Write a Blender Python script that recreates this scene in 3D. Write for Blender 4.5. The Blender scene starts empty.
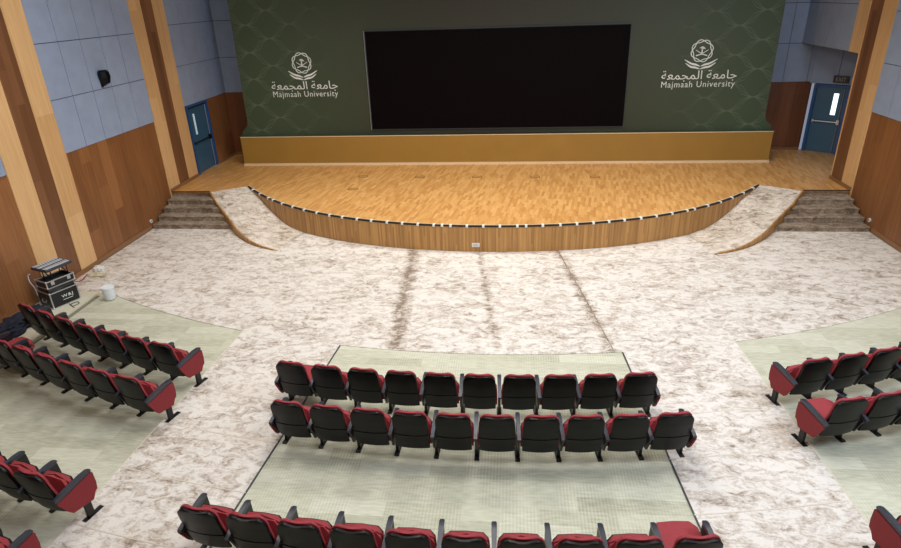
import bpy, bmesh, math, random
from math import sin, cos, pi, sqrt, radians, atan2, asin
from mathutils import Vector, Matrix
random.seed(7)
S = bpy.context.scene
COL = S.collection

# ------------------------------------------------------------ camera
F_PX, PITCH, ROLL, YAW, CX, CZ = 611.82, 0.42889, -0.0345, -0.11067, 0.626, 6.1
def cam_axes():
    cy, sy, cp, sp = cos(YAW), sin(YAW), cos(PITCH), sin(PITCH)
    fw = Vector((sy*cp, cy*cp, -sp)); rt = Vector((cy, -sy, 0)); up = rt.cross(fw)
    return rt*cos(ROLL)+up*sin(ROLL), up*cos(ROLL)-rt*sin(ROLL), fw
rt, up, fw = cam_axes()
cd = bpy.data.cameras.new('camera'); cam = bpy.data.objects.new('camera', cd); COL.objects.link(cam)
cam.matrix_world = Matrix(((rt.x, up.x, -fw.x, CX), (rt.y, up.y, -fw.y, 0), (rt.z, up.z, -fw.z, CZ), (0, 0, 0, 1)))
cd.sensor_width = 36; cd.lens = F_PX/901*36; cd.clip_start = .05; cd.clip_end = 200
S.camera = cam

# ------------------------------------------------------------ world, light, exposure
w = bpy.data.worlds.new('world'); S.world = w; w.use_nodes = True
w.node_tree.nodes['Background'].inputs[0].default_value = (.75, .82, 1, 1)
w.node_tree.nodes['Background'].inputs[1].default_value = .3
S.view_settings.view_transform = 'Standard'; S.view_settings.look = 'None'
S.view_settings.gamma = 1; S.view_settings.use_curve_mapping = False
S.view_settings.exposure = 0.0
def area(name, loc, sx, sy, power, col, target=None):
    l = bpy.data.lights.new(name, 'AREA'); l.shape = 'RECTANGLE'; l.size = sx; l.size_y = sy
    l.energy = power; l.color = col
    o = bpy.data.objects.new(name, l); COL.objects.link(o); o.location = loc
    if target is not None:
        o.rotation_euler = (Vector(target)-Vector(loc)).to_track_quat('-Z', 'Y').to_euler()
    return o
WARM = (1, .95, .88); NEUT = (1, .98, .96); COOL = (.66, .8, 1)
for y, p in ((3.5, 95), (7.5, 170), (11.5, 190)):
    for x in (-6, 0, 6):
        area('ceiling_lamp', (x, y, 8.6), 1.8, 1.8, p*(1.25 if x == 0 else .8), NEUT)
for x in (-5, 0, 5):
    area('stage_lamp', (x, 16.2, 8.3), 1.6, 1.2, 115, WARM, (x, 17.0, 0)).data.spread = radians(115)
# cool fill light added high on the right to brighten the left wall
area('left_wall_fill', (9.6, 5.5, 7.2), 5.0, 2.0, 800, COOL, (-10, 15.5, 4.6))
# cool lamp of the side passage behind the right-hand column
area('passage_lamp', (11.3, 19.5, 3.6), .4, .4, 18, (.5, .62, 1), (10.2, 18.9, .72))

# ------------------------------------------------------------ materials
def mat(name): 
    m = bpy.data.materials.new(name); m.use_nodes = True
    nt = m.node_tree; b = nt.nodes['Principled BSDF']; return m, nt, b
def N(nt, t, **k):
    n = nt.nodes.new(t)
    for a, v in k.items():
        if a.startswith('i_'): n.inputs[a[2:].replace('_', ' ')].default_value = v
        else: setattr(n, a, v)
    return n
def L(nt, a, b): nt.links.new(a, b)
def lin(c):
    f = lambda v: v/12.92 if v <= .04045 else ((v+.055)/1.055)**2.4
    return tuple(f(v/255) for v in c)+(1,)
def ramp(nt, fac, stops):
    r = N(nt, 'ShaderNodeValToRGB'); e = r.color_ramp.elements
    while len(e) < len(stops): e.new(.5)
    for i, (p, c) in enumerate(stops): e[i].position = p; e[i].color = c
    L(nt, fac, r.inputs[0]); return r
def plain(name, c, rough=.5, metal=0, noise=.06, nscale=20, bump=0, spec=.5):
    m, nt, b = mat(name); c = lin(c)
    tc = N(nt, 'ShaderNodeTexCoord'); nz = N(nt, 'ShaderNodeTexNoise'); nz.inputs['Scale'].default_value = nscale
    nz.inputs['Detail'].default_value = 4
    L(nt, tc.outputs['Object'], nz.inputs['Vector'])
    lo = tuple(v*(1-noise) for v in c[:3])+(1,); hi = tuple(min(1, v*(1+noise)) for v in c[:3])+(1,)
    r = ramp(nt, nz.outputs[0], [(.3, lo), (.7, hi)]); L(nt, r.outputs[0], b.inputs['Base Color'])
    b.inputs['Roughness'].default_value = rough; b.inputs['Metallic'].default_value = metal
    b.inputs['Specular IOR Level'].default_value = spec
    if bump:
        bp = N(nt, 'ShaderNodeBump'); bp.inputs['Strength'].default_value = bump; bp.inputs['Distance'].default_value = .01
        L(nt, nz.outputs[0], bp.inputs['Height']); L(nt, bp.outputs[0], b.inputs['Normal'])
    return m
def mth(nt, op, a, b=None, c=None):
    n = N(nt, 'ShaderNodeMath', operation=op)
    for i, v in enumerate((a, b, c)):
        if v is None: continue
        if hasattr(v, 'links') or hasattr(v, 'node'): L(nt, v, n.inputs[i])
        else: n.inputs[i].default_value = v
    return n.outputs[0]
def wood(name, dark, light, board=.4, axis=1, rough=.45, var=.35, streak=26):
    """vertical veneer: grain runs along z, boards step along `axis`"""
    m, nt, b = mat(name)
    tc = N(nt, 'ShaderNodeTexCoord'); sp = N(nt, 'ShaderNodeSeparateXYZ'); L(nt, tc.outputs['Object'], sp.inputs[0])
    ax = sp.outputs[axis]
    idx = mth(nt, 'FLOOR', mth(nt, 'DIVIDE', ax, board))
    zoff = mth(nt, 'FLOOR', mth(nt, 'DIVIDE', mth(nt, 'ADD', sp.outputs[2], mth(nt, 'MULTIPLY', idx, .73)), 2.4))
    cb = N(nt, 'ShaderNodeCombineXYZ'); L(nt, idx, cb.inputs[0]); L(nt, zoff, cb.inputs[1])
    wn = N(nt, 'ShaderNodeTexWhiteNoise'); L(nt, cb.outputs[0], wn.inputs[0])
    mp = N(nt, 'ShaderNodeMapping'); sc = [streak, streak, 1.1]; mp.inputs['Scale'].default_value = sc
    L(nt, tc.outputs['Object'], mp.inputs[0])
    nz = N(nt, 'ShaderNodeTexNoise'); nz.inputs['Scale'].default_value = 1; nz.inputs['Detail'].default_value = 5
    L(nt, mp.outputs[0], nz.inputs['Vector'])
    f = mth(nt, 'ADD', mth(nt, 'MULTIPLY', wn.outputs[0], var), mth(nt, 'MULTIPLY', nz.outputs[0], 1-var))
    r = ramp(nt, f, [(.25, lin(dark)), (.75, lin(light))]); L(nt, r.outputs[0], b.inputs['Base Color'])
    b.inputs['Roughness'].default_value = rough
    return m
M = {}
M['wood_wall'] = wood('wall_veneer', (116, 72, 40), (160, 108, 64), .39)
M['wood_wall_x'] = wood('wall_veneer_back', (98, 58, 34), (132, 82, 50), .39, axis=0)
M['wood_light'] = wood('pale_veneer', (202, 157, 105), (228, 187, 134), .62, var=.25)
M['wood_dark'] = wood('brown_veneer', (108, 70, 44), (138, 94, 62), .21, var=.5)
M['wood_stage'] = wood('stage_front_veneer', (146, 104, 54), (188, 142, 82), .042, axis=0, var=.4)
M['baseboard'] = plain('baseboard_wood', (136, 98, 64), .4)
M['panel'] = plain('grey_blue_fabric_panel', (146, 160, 184), .85, noise=.05, nscale=3)
M['gap'] = plain('black_gap', (20, 22, 28), .9)
M['gold'] = plain('ochre_panel', (150, 114, 46), .5, noise=.05, nscale=1.2)
M['cream_trim'] = plain('cream_trim', (222, 196, 158), .4)
M['white_print'] = plain('white_print', (224, 229, 224), .6, noise=.01)
M['black_plastic'] = plain('black_plastic', (7, 7, 9), .36, spec=.22, noise=.05)
M['arm_grey'] = plain('arm_grey_plastic', (46, 50, 60), .36, noise=.05)
M['side_black'] = plain('side_black', (14, 14, 17), .5)
M['red'] = plain('red_fabric', (146, 48, 54), .8, noise=.12, nscale=60, bump=.2)
M['red_panel'] = plain('red_panel_fabric', (126, 30, 36), .75, noise=.1, nscale=50, bump=.15)
M['steel_black'] = plain('black_steel', (24, 24, 26), .4, metal=.3)
M['case_black'] = plain('case_laminate', (26, 27, 30), .45)
M['alu'] = plain('aluminium', (190, 192, 195), .35, metal=.7)
M['console'] = plain('console_grey', (56, 60, 70), .45)
M['fader'] = plain('console_pale', (196, 204, 214), .4)
M['bucket'] = plain('white_plastic', (228, 236, 240), .4, noise=.02)
M['cloth'] = plain('navy_cloth', (24, 28, 46), .9, noise=.3, nscale=14, bump=.4)
M['paper'] = plain('crumpled_paper', (216, 214, 206), .7)
M['tape'] = plain('yellow_paper', (196, 188, 156), .7)
M['door_blue'] = plain('blue_door_paint', (58, 96, 120), .4, noise=.04)
M['frame_blue'] = plain('blue_frame_paint', (38, 84, 140), .4, noise=.04)
M['screen'] = plain('screen_black', (8, 4, 5), .6, noise=.03, spec=.06)
M['ceiling'] = plain('ceiling_white', (200, 200, 198), .9)
M['threshold'] = plain('threshold', (128, 84, 44), .5)
M['dark_trim'] = plain('dark_nosing', (70, 50, 36), .5)
M['hatch'] = plain('hatch_brown', (190, 142, 84), .4)
M['cable'] = plain('cable_black', (22, 22, 24), .5)
M['cable_red'] = plain('cable_red', (150, 40, 46), .5)
M['cable_white'] = plain('cable_white', (210, 212, 214), .5)
M['grey_wall'] = plain('grey_wall', (92, 94, 102), .85)
M['side_wall_rest'] = plain('hall_wall', (170, 150, 130), .85)
# lit glass of the right-hand door
m, nt, b = mat('lit_glass'); b.inputs['Base Color'].default_value = (.8, .95, 1, 1)
b.inputs['Emission Color'].default_value = (.78, .93, 1, 1); b.inputs['Emission Strength'].default_value = 1.6; M['lit_glass'] = m
m, nt, b = mat('blue_glass'); b.inputs['Base Color'].default_value = (.4, .55, .95, 1)
b.inputs['Emission Color'].default_value = (.35, .5, 1, 1); b.inputs['Emission Strength'].default_value = .5; M['blue_glass'] = m
m, nt, b = mat('exit_letters'); b.inputs['Base Color'].default_value = lin((150, 150, 150)); M['exit_letters'] = m

# parquet of the stage
m, nt, b = mat('stage_parquet')
tc = N(nt, 'ShaderNodeTexCoord'); mp = N(nt, 'ShaderNodeMapping'); mp.inputs['Rotation'].default_value = (0, 0, pi/2+radians(8))
L(nt, tc.outputs['Object'], mp.inputs[0])
br = N(nt, 'ShaderNodeTexBrick'); br.offset = .37; br.squash = 1
for k, v in (('Scale', 1), ('Mortar Size', .0), ('Brick Width', .42), ('Row Height', .075), ('Bias', 0)): br.inputs[k].default_value = v
br.inputs['Color1'].default_value = (.0, .0, .0, 1); br.inputs['Color2'].default_value = (1, 1, 1, 1)
L(nt, mp.outputs[0], br.inputs['Vector'])
mp2 = N(nt, 'ShaderNodeMapping'); mp2.inputs['Scale'].default_value = (22, 3, 1); L(nt, tc.outputs['Object'], mp2.inputs[0])
nz = N(nt, 'ShaderNodeTexNoise'); nz.inputs['Scale'].default_value = 1; L(nt, mp2.outputs[0], nz.inputs['Vector'])
f = mth(nt, 'ADD', mth(nt, 'MULTIPLY', br.outputs['Color'], .5), mth(nt, 'MULTIPLY', nz.outputs[0], .5))
r = ramp(nt, f, [(.1, lin((178, 124, 64))), (.5, lin((204, 152, 88))), (.9, lin((222, 174, 110)))])
L(nt, r.outputs[0], b.inputs['Base Color']); b.inputs['Roughness'].default_value = .42; M['parquet'] = m

# cream rumpled carpet
def carpet_mat(name, dark, mid, light, scale=1.0, p=(.34, .46, .6), dark_tracks=False):
    m, nt, b = mat(name)
    tc = N(nt, 'ShaderNodeTexCoord'); mp = N(nt, 'ShaderNodeMapping'); mp.inputs['Scale'].default_value = (2.1*scale, 3.4*scale, 2.5*scale)
    L(nt, tc.outputs['Object'], mp.inputs[0])
    n1 = N(nt, 'ShaderNodeTexNoise'); n1.inputs['Scale'].default_value = 1.5; n1.inputs['Detail'].default_value = 6; n1.inputs['Roughness'].default_value = .68
    n1.inputs['Distortion'].default_value = 1.0
    L(nt, mp.outputs[0], n1.inputs['Vector'])
    n2 = N(nt, 'ShaderNodeTexNoise'); n2.inputs['Scale'].default_value = .35; n2.inputs['Detail'].default_value = 2
    L(nt, mp.outputs[0], n2.inputs['Vector'])
    n3 = N(nt, 'ShaderNodeTexNoise'); n3.inputs['Scale'].default_value = 9; n3.inputs['Detail'].default_value = 3
    L(nt, mp.outputs[0], n3.inputs['Vector'])
    f = mth(nt, 'ADD', mth(nt, 'MULTIPLY', n1.outputs[0], .62), mth(nt, 'ADD', mth(nt, 'MULTIPLY', n2.outputs[0], .18), mth(nt, 'MULTIPLY', n3.outputs[0], .2)))
    if dark_tracks:   # darker tracks across the carpet where pieces meet
        sp = N(nt, 'ShaderNodeSeparateXYZ'); L(nt, tc.outputs['Object'], sp.inputs[0])
        X, Y = sp.outputs[0], sp.outputs[1]
        for (x0, y0, x1, y1, wd, k) in ((-1.97, 14.7, -1.57, 9.8, .24, .13), (-.1, 13.6, .35, 10, .13, .08), (1.79, 14.7, 2.48, 9.9, .16, .11)):
            xc = mth(nt, 'MULTIPLY_ADD', Y, (x1-x0)/(y1-y0), x0-y0*(x1-x0)/(y1-y0))
            d = mth(nt, 'ABSOLUTE', mth(nt, 'SUBTRACT', mth(nt, 'ADD', X, mth(nt, 'MULTIPLY', n2.outputs[0], .0)), xc))
            g = mth(nt, 'MAXIMUM', mth(nt, 'SUBTRACT', 1, mth(nt, 'DIVIDE', d, wd)), 0)
            g = mth(nt, 'MULTIPLY', g, mth(nt, 'GREATER_THAN', Y, 9.8))
            f = mth(nt, 'SUBTRACT', f, mth(nt, 'MULTIPLY', g, k))
    r = ramp(nt, f, [(p[0], lin(dark)), (p[1], lin(mid)), (p[2], lin(light))]); L(nt, r.outputs[0], b.inputs['Base Color'])
    b.inputs['Roughness'].default_value = .95; b.inputs['Specular IOR Level'].default_value = .15
    bp = N(nt, 'ShaderNodeBump'); bp.inputs['Strength'].default_value = .55; bp.inputs['Distance'].default_value = .05
    L(nt, f, bp.inputs['Height']); L(nt, bp.outputs[0], b.inputs['Normal'])
    return m
M['carpet'] = carpet_mat('cream_carpet', (136, 120, 105), (192, 181, 169), (222, 216, 208), 1.3, (.36, .45, .54), True)
M['carpet_ramp'] = carpet_mat('ramp_carpet', (140, 122, 104), (196, 184, 168), (226, 216, 204), 1, (.39, .48, .58))
M['carpet_stair'] = carpet_mat('stair_carpet', (98, 84, 70), (140, 124, 106), (178, 164, 146), 1.2, (.4, .5, .62))  # same carpet; wear and pile shading on the steps put into darker colours
M['seam_floor'] = plain('pale_walkway', (206, 202, 180), .9)
M['walk_edge'] = plain('walkway_edge', (128, 128, 108), .9)
M['seam'] = plain('carpet_edge', (208, 198, 182), .9)

# green tile carpet
m, nt, b = mat('green_tile_carpet')
tc = N(nt, 'ShaderNodeTexCoord')
br = N(nt, 'ShaderNodeTexBrick'); br.offset = .5
for k, v in (('Scale', 1), ('Mortar Size', 0.0), ('Brick Width', 1.0), ('Row Height', .25), ('Bias', 0)): br.inputs[k].default_value = v
br.inputs['Color1'].default_value = (0, 0, 0, 1); br.inputs['Color2'].default_value = (1, 1, 1, 1); L(nt, tc.outputs['Object'], br.inputs['Vector'])
br2 = N(nt, 'ShaderNodeTexBrick'); br2.offset = .5
for k, v in (('Scale', 1), ('Mortar Size', 0.0), ('Brick Width', .5), ('Row Height', .5), ('Bias', 0)): br2.inputs[k].default_value = v
br2.inputs['Color1'].default_value = (0, 0, 0, 1); br2.inputs['Color2'].default_value = (1, 1, 1, 1); L(nt, tc.outputs['Object'], br2.inputs['Vector'])
wv = N(nt, 'ShaderNodeTexWave', bands_direction='X'); wv.inputs['Scale'].default_value = 7; wv.inputs['Distortion'].default_value = .6
L(nt, tc.outputs['Object'], wv.inputs['Vector'])
nz = N(nt, 'ShaderNodeTexNoise'); nz.inputs['Scale'].default_value = 14; nz.inputs['Detail'].default_value = 5
mp = N(nt, 'ShaderNodeMapping'); mp.inputs['Scale'].default_value = (.4, 2, 1); L(nt, tc.outputs['Object'], mp.inputs[0]); L(nt, mp.outputs[0], nz.inputs['Vector'])
st = mth(nt, 'MULTIPLY', mth(nt, 'SUBTRACT', wv.outputs['Fac'], .5), mth(nt, 'MULTIPLY', br2.outputs['Color'], .2))
f = mth(nt, 'ADD', mth(nt, 'ADD', mth(nt, 'MULTIPLY', br.outputs['Color'], .28), mth(nt, 'MULTIPLY', nz.outputs[0], .7)), st)
r = ramp(nt, f, [(.15, lin((160, 158, 136))), (.5, lin((192, 191, 170))), (.9, lin((216, 216, 200)))])
L(nt, r.outputs[0], b.inputs['Base Color']); b.inputs['Roughness'].default_value = .95; b.inputs['Specular IOR Level'].default_value = .1; M['tile'] = m

# printed green backdrop: ogee lattice of fine pale lines fading towards the middle
m, nt, b = mat('green_print')
tc = N(nt, 'ShaderNodeTexCoord'); sp = N(nt, 'ShaderNodeSeparateXYZ'); L(nt, tc.outputs['Object'], sp.inputs[0])
ax = mth(nt, 'ABSOLUTE', sp.outputs[0]); Z = sp.outputs[2]
tot = None
PX, PZ = 1.5, .86
for k, off in enumerate((-.11, 0, .11)):
    for sgn in (1, -1):
        tri = mth(nt, 'PINGPONG', mth(nt, 'ADD', ax, PX/2 if sgn < 0 else 0), PX/2)      # 0..PX/2
        cc = mth(nt, 'MULTIPLY', mth(nt, 'SINE', mth(nt, 'MULTIPLY', mth(nt, 'SUBTRACT', mth(nt, 'DIVIDE', tri, PX/2), .5), pi)), .215)
        g = mth(nt, 'ADD', mth(nt, 'ADD', Z, mth(nt, 'ADD', cc, 0 if sgn > 0 else PZ/2)), mth(nt, 'MULTIPLY', mth(nt, 'SUBTRACT', 1.05, mth(nt, 'ABSOLUTE', mth(nt, 'DIVIDE', cc, .215))), off))
        fr = mth(nt, 'ABSOLUTE', mth(nt, 'SUBTRACT', mth(nt, 'FRACT', mth(nt, 'DIVIDE', g, PZ)), .5))
        ln = mth(nt, 'LESS_THAN', fr, .012)
        tot = ln if tot is None else mth(nt, 'MAXIMUM', tot, ln)
fade = N(nt, 'ShaderNodeMapRange'); fade.inputs['From Min'].default_value = 5.4; fade.inputs['From Max'].default_value = 8.0
fade.inputs['To Min'].default_value = 0; fade.inputs['To Max'].default_value = .2; L(nt, ax, fade.inputs['Value'])
fac = mth(nt, 'MULTIPLY', tot, fade.outputs[0])
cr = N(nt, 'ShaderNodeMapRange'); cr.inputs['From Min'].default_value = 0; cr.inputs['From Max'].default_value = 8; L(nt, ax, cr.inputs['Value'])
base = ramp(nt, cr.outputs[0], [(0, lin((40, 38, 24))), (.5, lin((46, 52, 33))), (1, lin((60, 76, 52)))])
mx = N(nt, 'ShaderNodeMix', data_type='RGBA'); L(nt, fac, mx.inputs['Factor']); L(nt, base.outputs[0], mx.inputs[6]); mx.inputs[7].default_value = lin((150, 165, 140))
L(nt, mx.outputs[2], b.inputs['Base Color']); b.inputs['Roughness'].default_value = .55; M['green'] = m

# ------------------------------------------------------------ mesh helpers
def link(name, bm, m, parent=None, smooth=False, bevel=0, segs=2):
    if bevel:
        es = [e for e in bm.edges if len(e.link_faces) == 2 and e.calc_face_angle(0) > .6]
        bmesh.ops.bevel(bm, geom=es, offset=bevel, segments=segs, affect='EDGES', clamp_overlap=True)
    bmesh.ops.recalc_face_normals(bm, faces=bm.faces)
    me = bpy.data.meshes.new(name); bm.to_mesh(me); bm.free()
    me.materials.append(M[m])
    if smooth:
        for p in me.polygons: p.use_smooth = True
        try: me.set_sharp_from_angle(angle=radians(42))
        except Exception: pass
    o = bpy.data.objects.new(name, me); COL.objects.link(o); o.parent = parent
    return o
def box(bm, x0, x1, y0, y1, z0, z1, mtx=None):
    vs = [bm.verts.new((x, y, z)) for x in (x0, x1) for y in (y0, y1) for z in (z0, z1)]
    for f in ((0, 1, 3, 2), (4, 6, 7, 5), (0, 4, 5, 1), (2, 3, 7, 6), (0, 2, 6, 4), (1, 5, 7, 3)):
        bm.faces.new([vs[i] for i in f])
    if mtx is not None: bmesh.ops.transform(bm, matrix=mtx, verts=vs)
    return vs
def prism(bm, pts, axis, a0, a1):
    """polygon pts in the plane normal to axis (0:x -> (y,z), 1:y -> (x,z), 2:z -> (x,y))"""
    def P(u, v, a): return ((a, u, v), (u, a, v), (u, v, a))[axis]
    A = [bm.verts.new(P(u, v, a0)) for u, v in pts]; B = [bm.verts.new(P(u, v, a1)) for u, v in pts]
    n = len(pts)
    for i in range(n): bm.faces.new((A[i], A[(i+1) % n], B[(i+1) % n], B[i]))
    bm.faces.new(A); bm.faces.new(B[::-1]); return A+B
def tube(bm, pts, r, n=8, caps=True):
    rings = []
    pts = [Vector(p) for p in pts]
    for i, p in enumerate(pts):
        d = (pts[min(i+1, len(pts)-1)]-pts[max(i-1, 0)]).normalized()
        a = d.orthogonal().normalized() if i == 0 else (rings_a-d*rings_a.dot(d)).normalized()
        rings_a = a; bb = d.cross(a)
        rings.append([bm.verts.new(p+(a*cos(t*2*pi/n)+bb*sin(t*2*pi/n))*r) for t in range(n)])
    for A, B in zip(rings, rings[1:]):
        for i in range(n): bm.faces.new((A[i], A[(i+1) % n], B[(i+1) % n], B[i]))
    if caps: bm.faces.new(rings[0][::-1]); bm.faces.new(rings[-1])
def BM(): return bmesh.new()
def simple(name, m, *boxes, parent=None, bevel=0):
    bm = BM()
    for b_ in boxes: box(bm, *b_)
    return link(name, bm, m, parent, bevel=bevel)
def struct(o): o['kind'] = 'structure'; return o
def tag(o, label, cat, group=None):
    o['label'] = label; o['category'] = cat
    if group: o['group'] = group
    return o
def thing(name, label, cat, loc=(0, 0, 0), rz=0, group=None):
    o = bpy.data.objects.new(name, None); COL.objects.link(o); o.location = loc; o.rotation_euler = (0, 0, rz)
    o.empty_display_size = .1
    return tag(o, label, cat, group)

# ------------------------------------------------------------ room shell
HS = .72            # stage height
WX = 10.1           # side walls
ZC = 9.0
struct(simple('floor', 'tile', (-10.4, 10.4, -3, 24.2, -.2, 0)))
struct(simple('ceiling', 'ceiling', (-13, 13, -3, 24.4, ZC, ZC+.2)))
struct(simple('wall_rear', 'side_wall_rest', (-10.4, 10.4, -3.2, -3, 0, ZC)))

COLS = [(17.58, 19.46), (11.71, 13.59), (5.84, 7.72), (-.03, 1.85)]
PZ0, PH = 2.90, 1.235
PZB = 3.03         # the panels behind the last columns hang a little higher
def panels(bm, side, y0, y1, n, z0=PZ0, rows=5, t=.03, g_=.009):
    w_ = (y1-y0)/n
    for i in range(n):
        for j in range(rows):
            za = z0+j*PH; zb = min(za+PH, ZC)
            if zb-za < .1: continue
            xa, xb = sorted((side*WX, side*(WX-t)))
            box(bm, xa, xb, y0+i*w_+g_, y0+(i+1)*w_-g_, za+.008, zb-.008)
def side_wall(side, name):
    s = side
    xs = sorted((s*WX, s*(WX+.25)))
    bm = BM()
    if s < 0: box(bm, xs[0], xs[1], -3, 19.46, 0, ZC)
    else: box(bm, xs[0], xs[1], -3, 18.87, 0, ZC); box(bm, xs[0], xs[1], 18.87, 19.46, PZB+PH, ZC)
    wl = link('wall_'+name, bm, 'gap'); struct(wl)
    bays = [(13.59, 17.58), (7.72, 11.71), (1.85, 5.84), (-3, -.03)]
    bm = BM(); xa, xb = sorted((s*(WX+.001), s*(WX-.012)))
    for a, b_ in bays: box(bm, xa, xb, a, b_, 0.0, PZ0)
    link('wood_cladding', bm, 'wood_wall', wl)
    bm = BM()
    for a, b_ in bays: panels(bm, s, a, b_, 5 if b_-a > 3.5 else 4)
    link('acoustic_panels', bm, 'panel', wl)
    return wl
WL = side_wall(-1, 'left'); WR = side_wall(1, 'right')
k = 1
for s in (-1, 1):
    for (a, b_) in COLS:
        t = (b_-a)/3
        for j, (m_, pr) in enumerate((('wood_light', .035), ('wood_dark', .025), ('wood_light', .035))):
            xa, xb = sorted((s*(WX+.01), s*(WX-pr)))
            far = s > 0 and a > 17 and j == 2      # over the passage opening this strip only starts at the soffit
            o = struct(simple('trim_%d' % k, m_, (xa, xb, a+j*t, a+(j+1)*t, PZB+PH if far else 0, ZC), bevel=.004)); k += 1
            if far: struct(simple('trim_%d' % k, m_, (xa, xb, a+j*t, a+j*t+.05, HS, PZB+PH), bevel=.004)); k += 1
# left wall beyond the last column: door, wood, panels
bm = BM()
box(bm, -10.35, -10.1, 19.46, 19.62, 0, PZ0); box(bm, -10.35, -10.1, 21.06, 22.6, 0, PZ0); box(bm, -10.35, -10.1, 19.46, 22.6, PZ0, ZC)
o = struct(link('wall_left', bm, 'gap'))
simple('wood_cladding', 'wood_wall', (-10.101, -10.085, 21.06, 22.6, HS, PZB), parent=o)
bm = BM(); panels(bm, -1, 19.46, 22.6, 4, z0=PZB, g_=.014); link('acoustic_panels', bm, 'panel', o)
# back wall (behind the backdrop), bends at x=+-10.1
bm = BM(); box(bm, -10.35, 10.65, 22.6, 22.8, 0, ZC); o = struct(link('wall_back', bm, 'gap'))
bm = BM(); box(bm, -10.085, -8.4, 22.585, 22.601, HS, PZB); box(bm, 8.4, 10.62, 22.585, 22.601, HS, PZB)
link('wood_cladding', bm, 'wood_wall_x', o)
bm = BM()
for s in (-1, 1):
    x = s*(10.07 if s < 0 else 10.45); n = 3 if s < 0 else 3
    for i in range(3):
        w_ = .78
        for j in range(5):
            za = PZB+j*PH; zb = min(za+PH, ZC)
            xa, xb = sorted((x-s*i*w_, x-s*(i+1)*w_))
            box(bm, xa+.008, xb-.008, 22.57, 22.6, za+.008, zb-.008)
box(bm, 10.458, 10.66, 22.57, 22.6, PZB+.008, PZB+PH-.008)
link('acoustic_panels', bm, 'panel', o)
# right side: upper wall over the open passage, soffit, angled door wall
ZS = PZB+PH
bm = BM(); box(bm, 10.1, 10.35, 19.46, 22.57, ZS, ZC); o = struct(link('wall_right', bm, 'gap'))
bm = BM(); panels(bm, 1, 19.46, 22.57, 4, z0=ZS, rows=4); link('acoustic_panels', bm, 'panel', o)
struct(simple('ceiling', 'grey_wall', (10.35, 13.2, 18.5, 23.4, ZS, ZS+.2)))
struct(simple('wall_passage', 'grey_wall', (12.6, 12.8, 18.5, 23.4, 0, ZS)))
struct(simple('wall_passage', 'grey_wall', (10.35, 12.6, 18.5, 18.7, 0, ZS)))
# ------------------------------------------------------------ doors
def door(name, loc, rz, w_, h, lit, side):
    """local x along the door, front faces -y; w_ leaf width, h height"""
    fr = bpy.data.objects.new(name, None); COL.objects.link(fr); fr.location = loc; fr.rotation_euler = (0, 0, rz); struct(fr)
    bm = BM(); box(bm, -.09, 0, -.05, .14, 0, h+.07); box(bm, w_, w_+.09, -.05, .14, 0, h+.07); box(bm, 0, w_, -.05, .14, h, h+.07)
    link('door_frame', bm, 'frame_blue', fr, bevel=.006)
    vx = w_*(.66 if side > 0 else .34)
    bm = BM()
    a, c = vx-.075, vx+.075; z0, z1 = 1.28, 1.98
    box(bm, .005, a, .03, .075, .01, h-.005); box(bm, c, w_-.005, .03, .075, .01, h-.005)
    box(bm, a, c, .03, .075, .01, z0); box(bm, a, c, .03, .075, z1, h-.005)
    lf = link('door_leaf', bm, 'door_blue', fr)
    simple('window_pane', 'lit_glass' if lit else 'lit_glass_dim', (a, c, .045, .06, z0, z1), parent=lf)
    bm = BM(); tube(bm, [(.07, -.03, 1.05), (w_-.1, -.03, 1.05)], .022, 8); box(bm, w_-.14, w_-.05, -.05, .03, .98, 1.14); box(bm, .04, .1, -.04, .03, 1.0, 1.1)
    link('push_bar', bm, 'steel_black' if not lit else 'alu', lf, smooth=True)
    bm = BM(); tube(bm, [(w_-.095, -.02, .03), (w_-.095, -.02, h-.06)], .012, 8); link('vertical_rod', bm, 'alu', lf, smooth=True)
    return fr
m, nt, b = mat('lit_glass_dim'); b.inputs['Base Color'].default_value = (.6, .75, .85, 1)
b.inputs['Emission Color'].default_value = (.7, .86, 1, 1); b.inputs['Emission Strength'].default_value = .2; M['lit_glass_dim'] = m
door('door_1', (-10.13, 19.66, HS), radians(90), 1.32, 2.235, False, -1)
p0 = Vector((10.72, 22.48)); p1 = Vector((11.56, 21.78)); ang = atan2((p1-p0).y, (p1-p0).x); ln = (p1-p0).length
door('door_2', (p0.x+.07*cos(ang), p0.y+.07*sin(ang), HS), ang, .93, 2.18, True, 1)
# wall around the angled door (grey panels over it, return to the passage)
bm = BM()
mt = Matrix.Translation((p0.x, p0.y, 0)) @ Matrix.Rotation(ang, 4, 'Z')
box(bm, -.22, 2.4, .02, .2, HS+2.26, ZS, mt); box(bm, 1.16, 2.4, .02, .2, 0, HS+2.26, mt)
o = struct(link('wall_door', bm, 'gap'))
bm = BM()
for a, c in ((-.4, .62), (.635, 1.3), (1.315, 2.2)): box(bm, a, c, -.01, .02, HS+2.27, ZS-.01, mt)
link('acoustic_panels', bm, 'panel', o)
bm = BM(); box(bm, 1.17, 1.42, -.01, .02, HS+1.2, HS+2.1, mt); link('side_light', bm, 'blue_glass', o)
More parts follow.
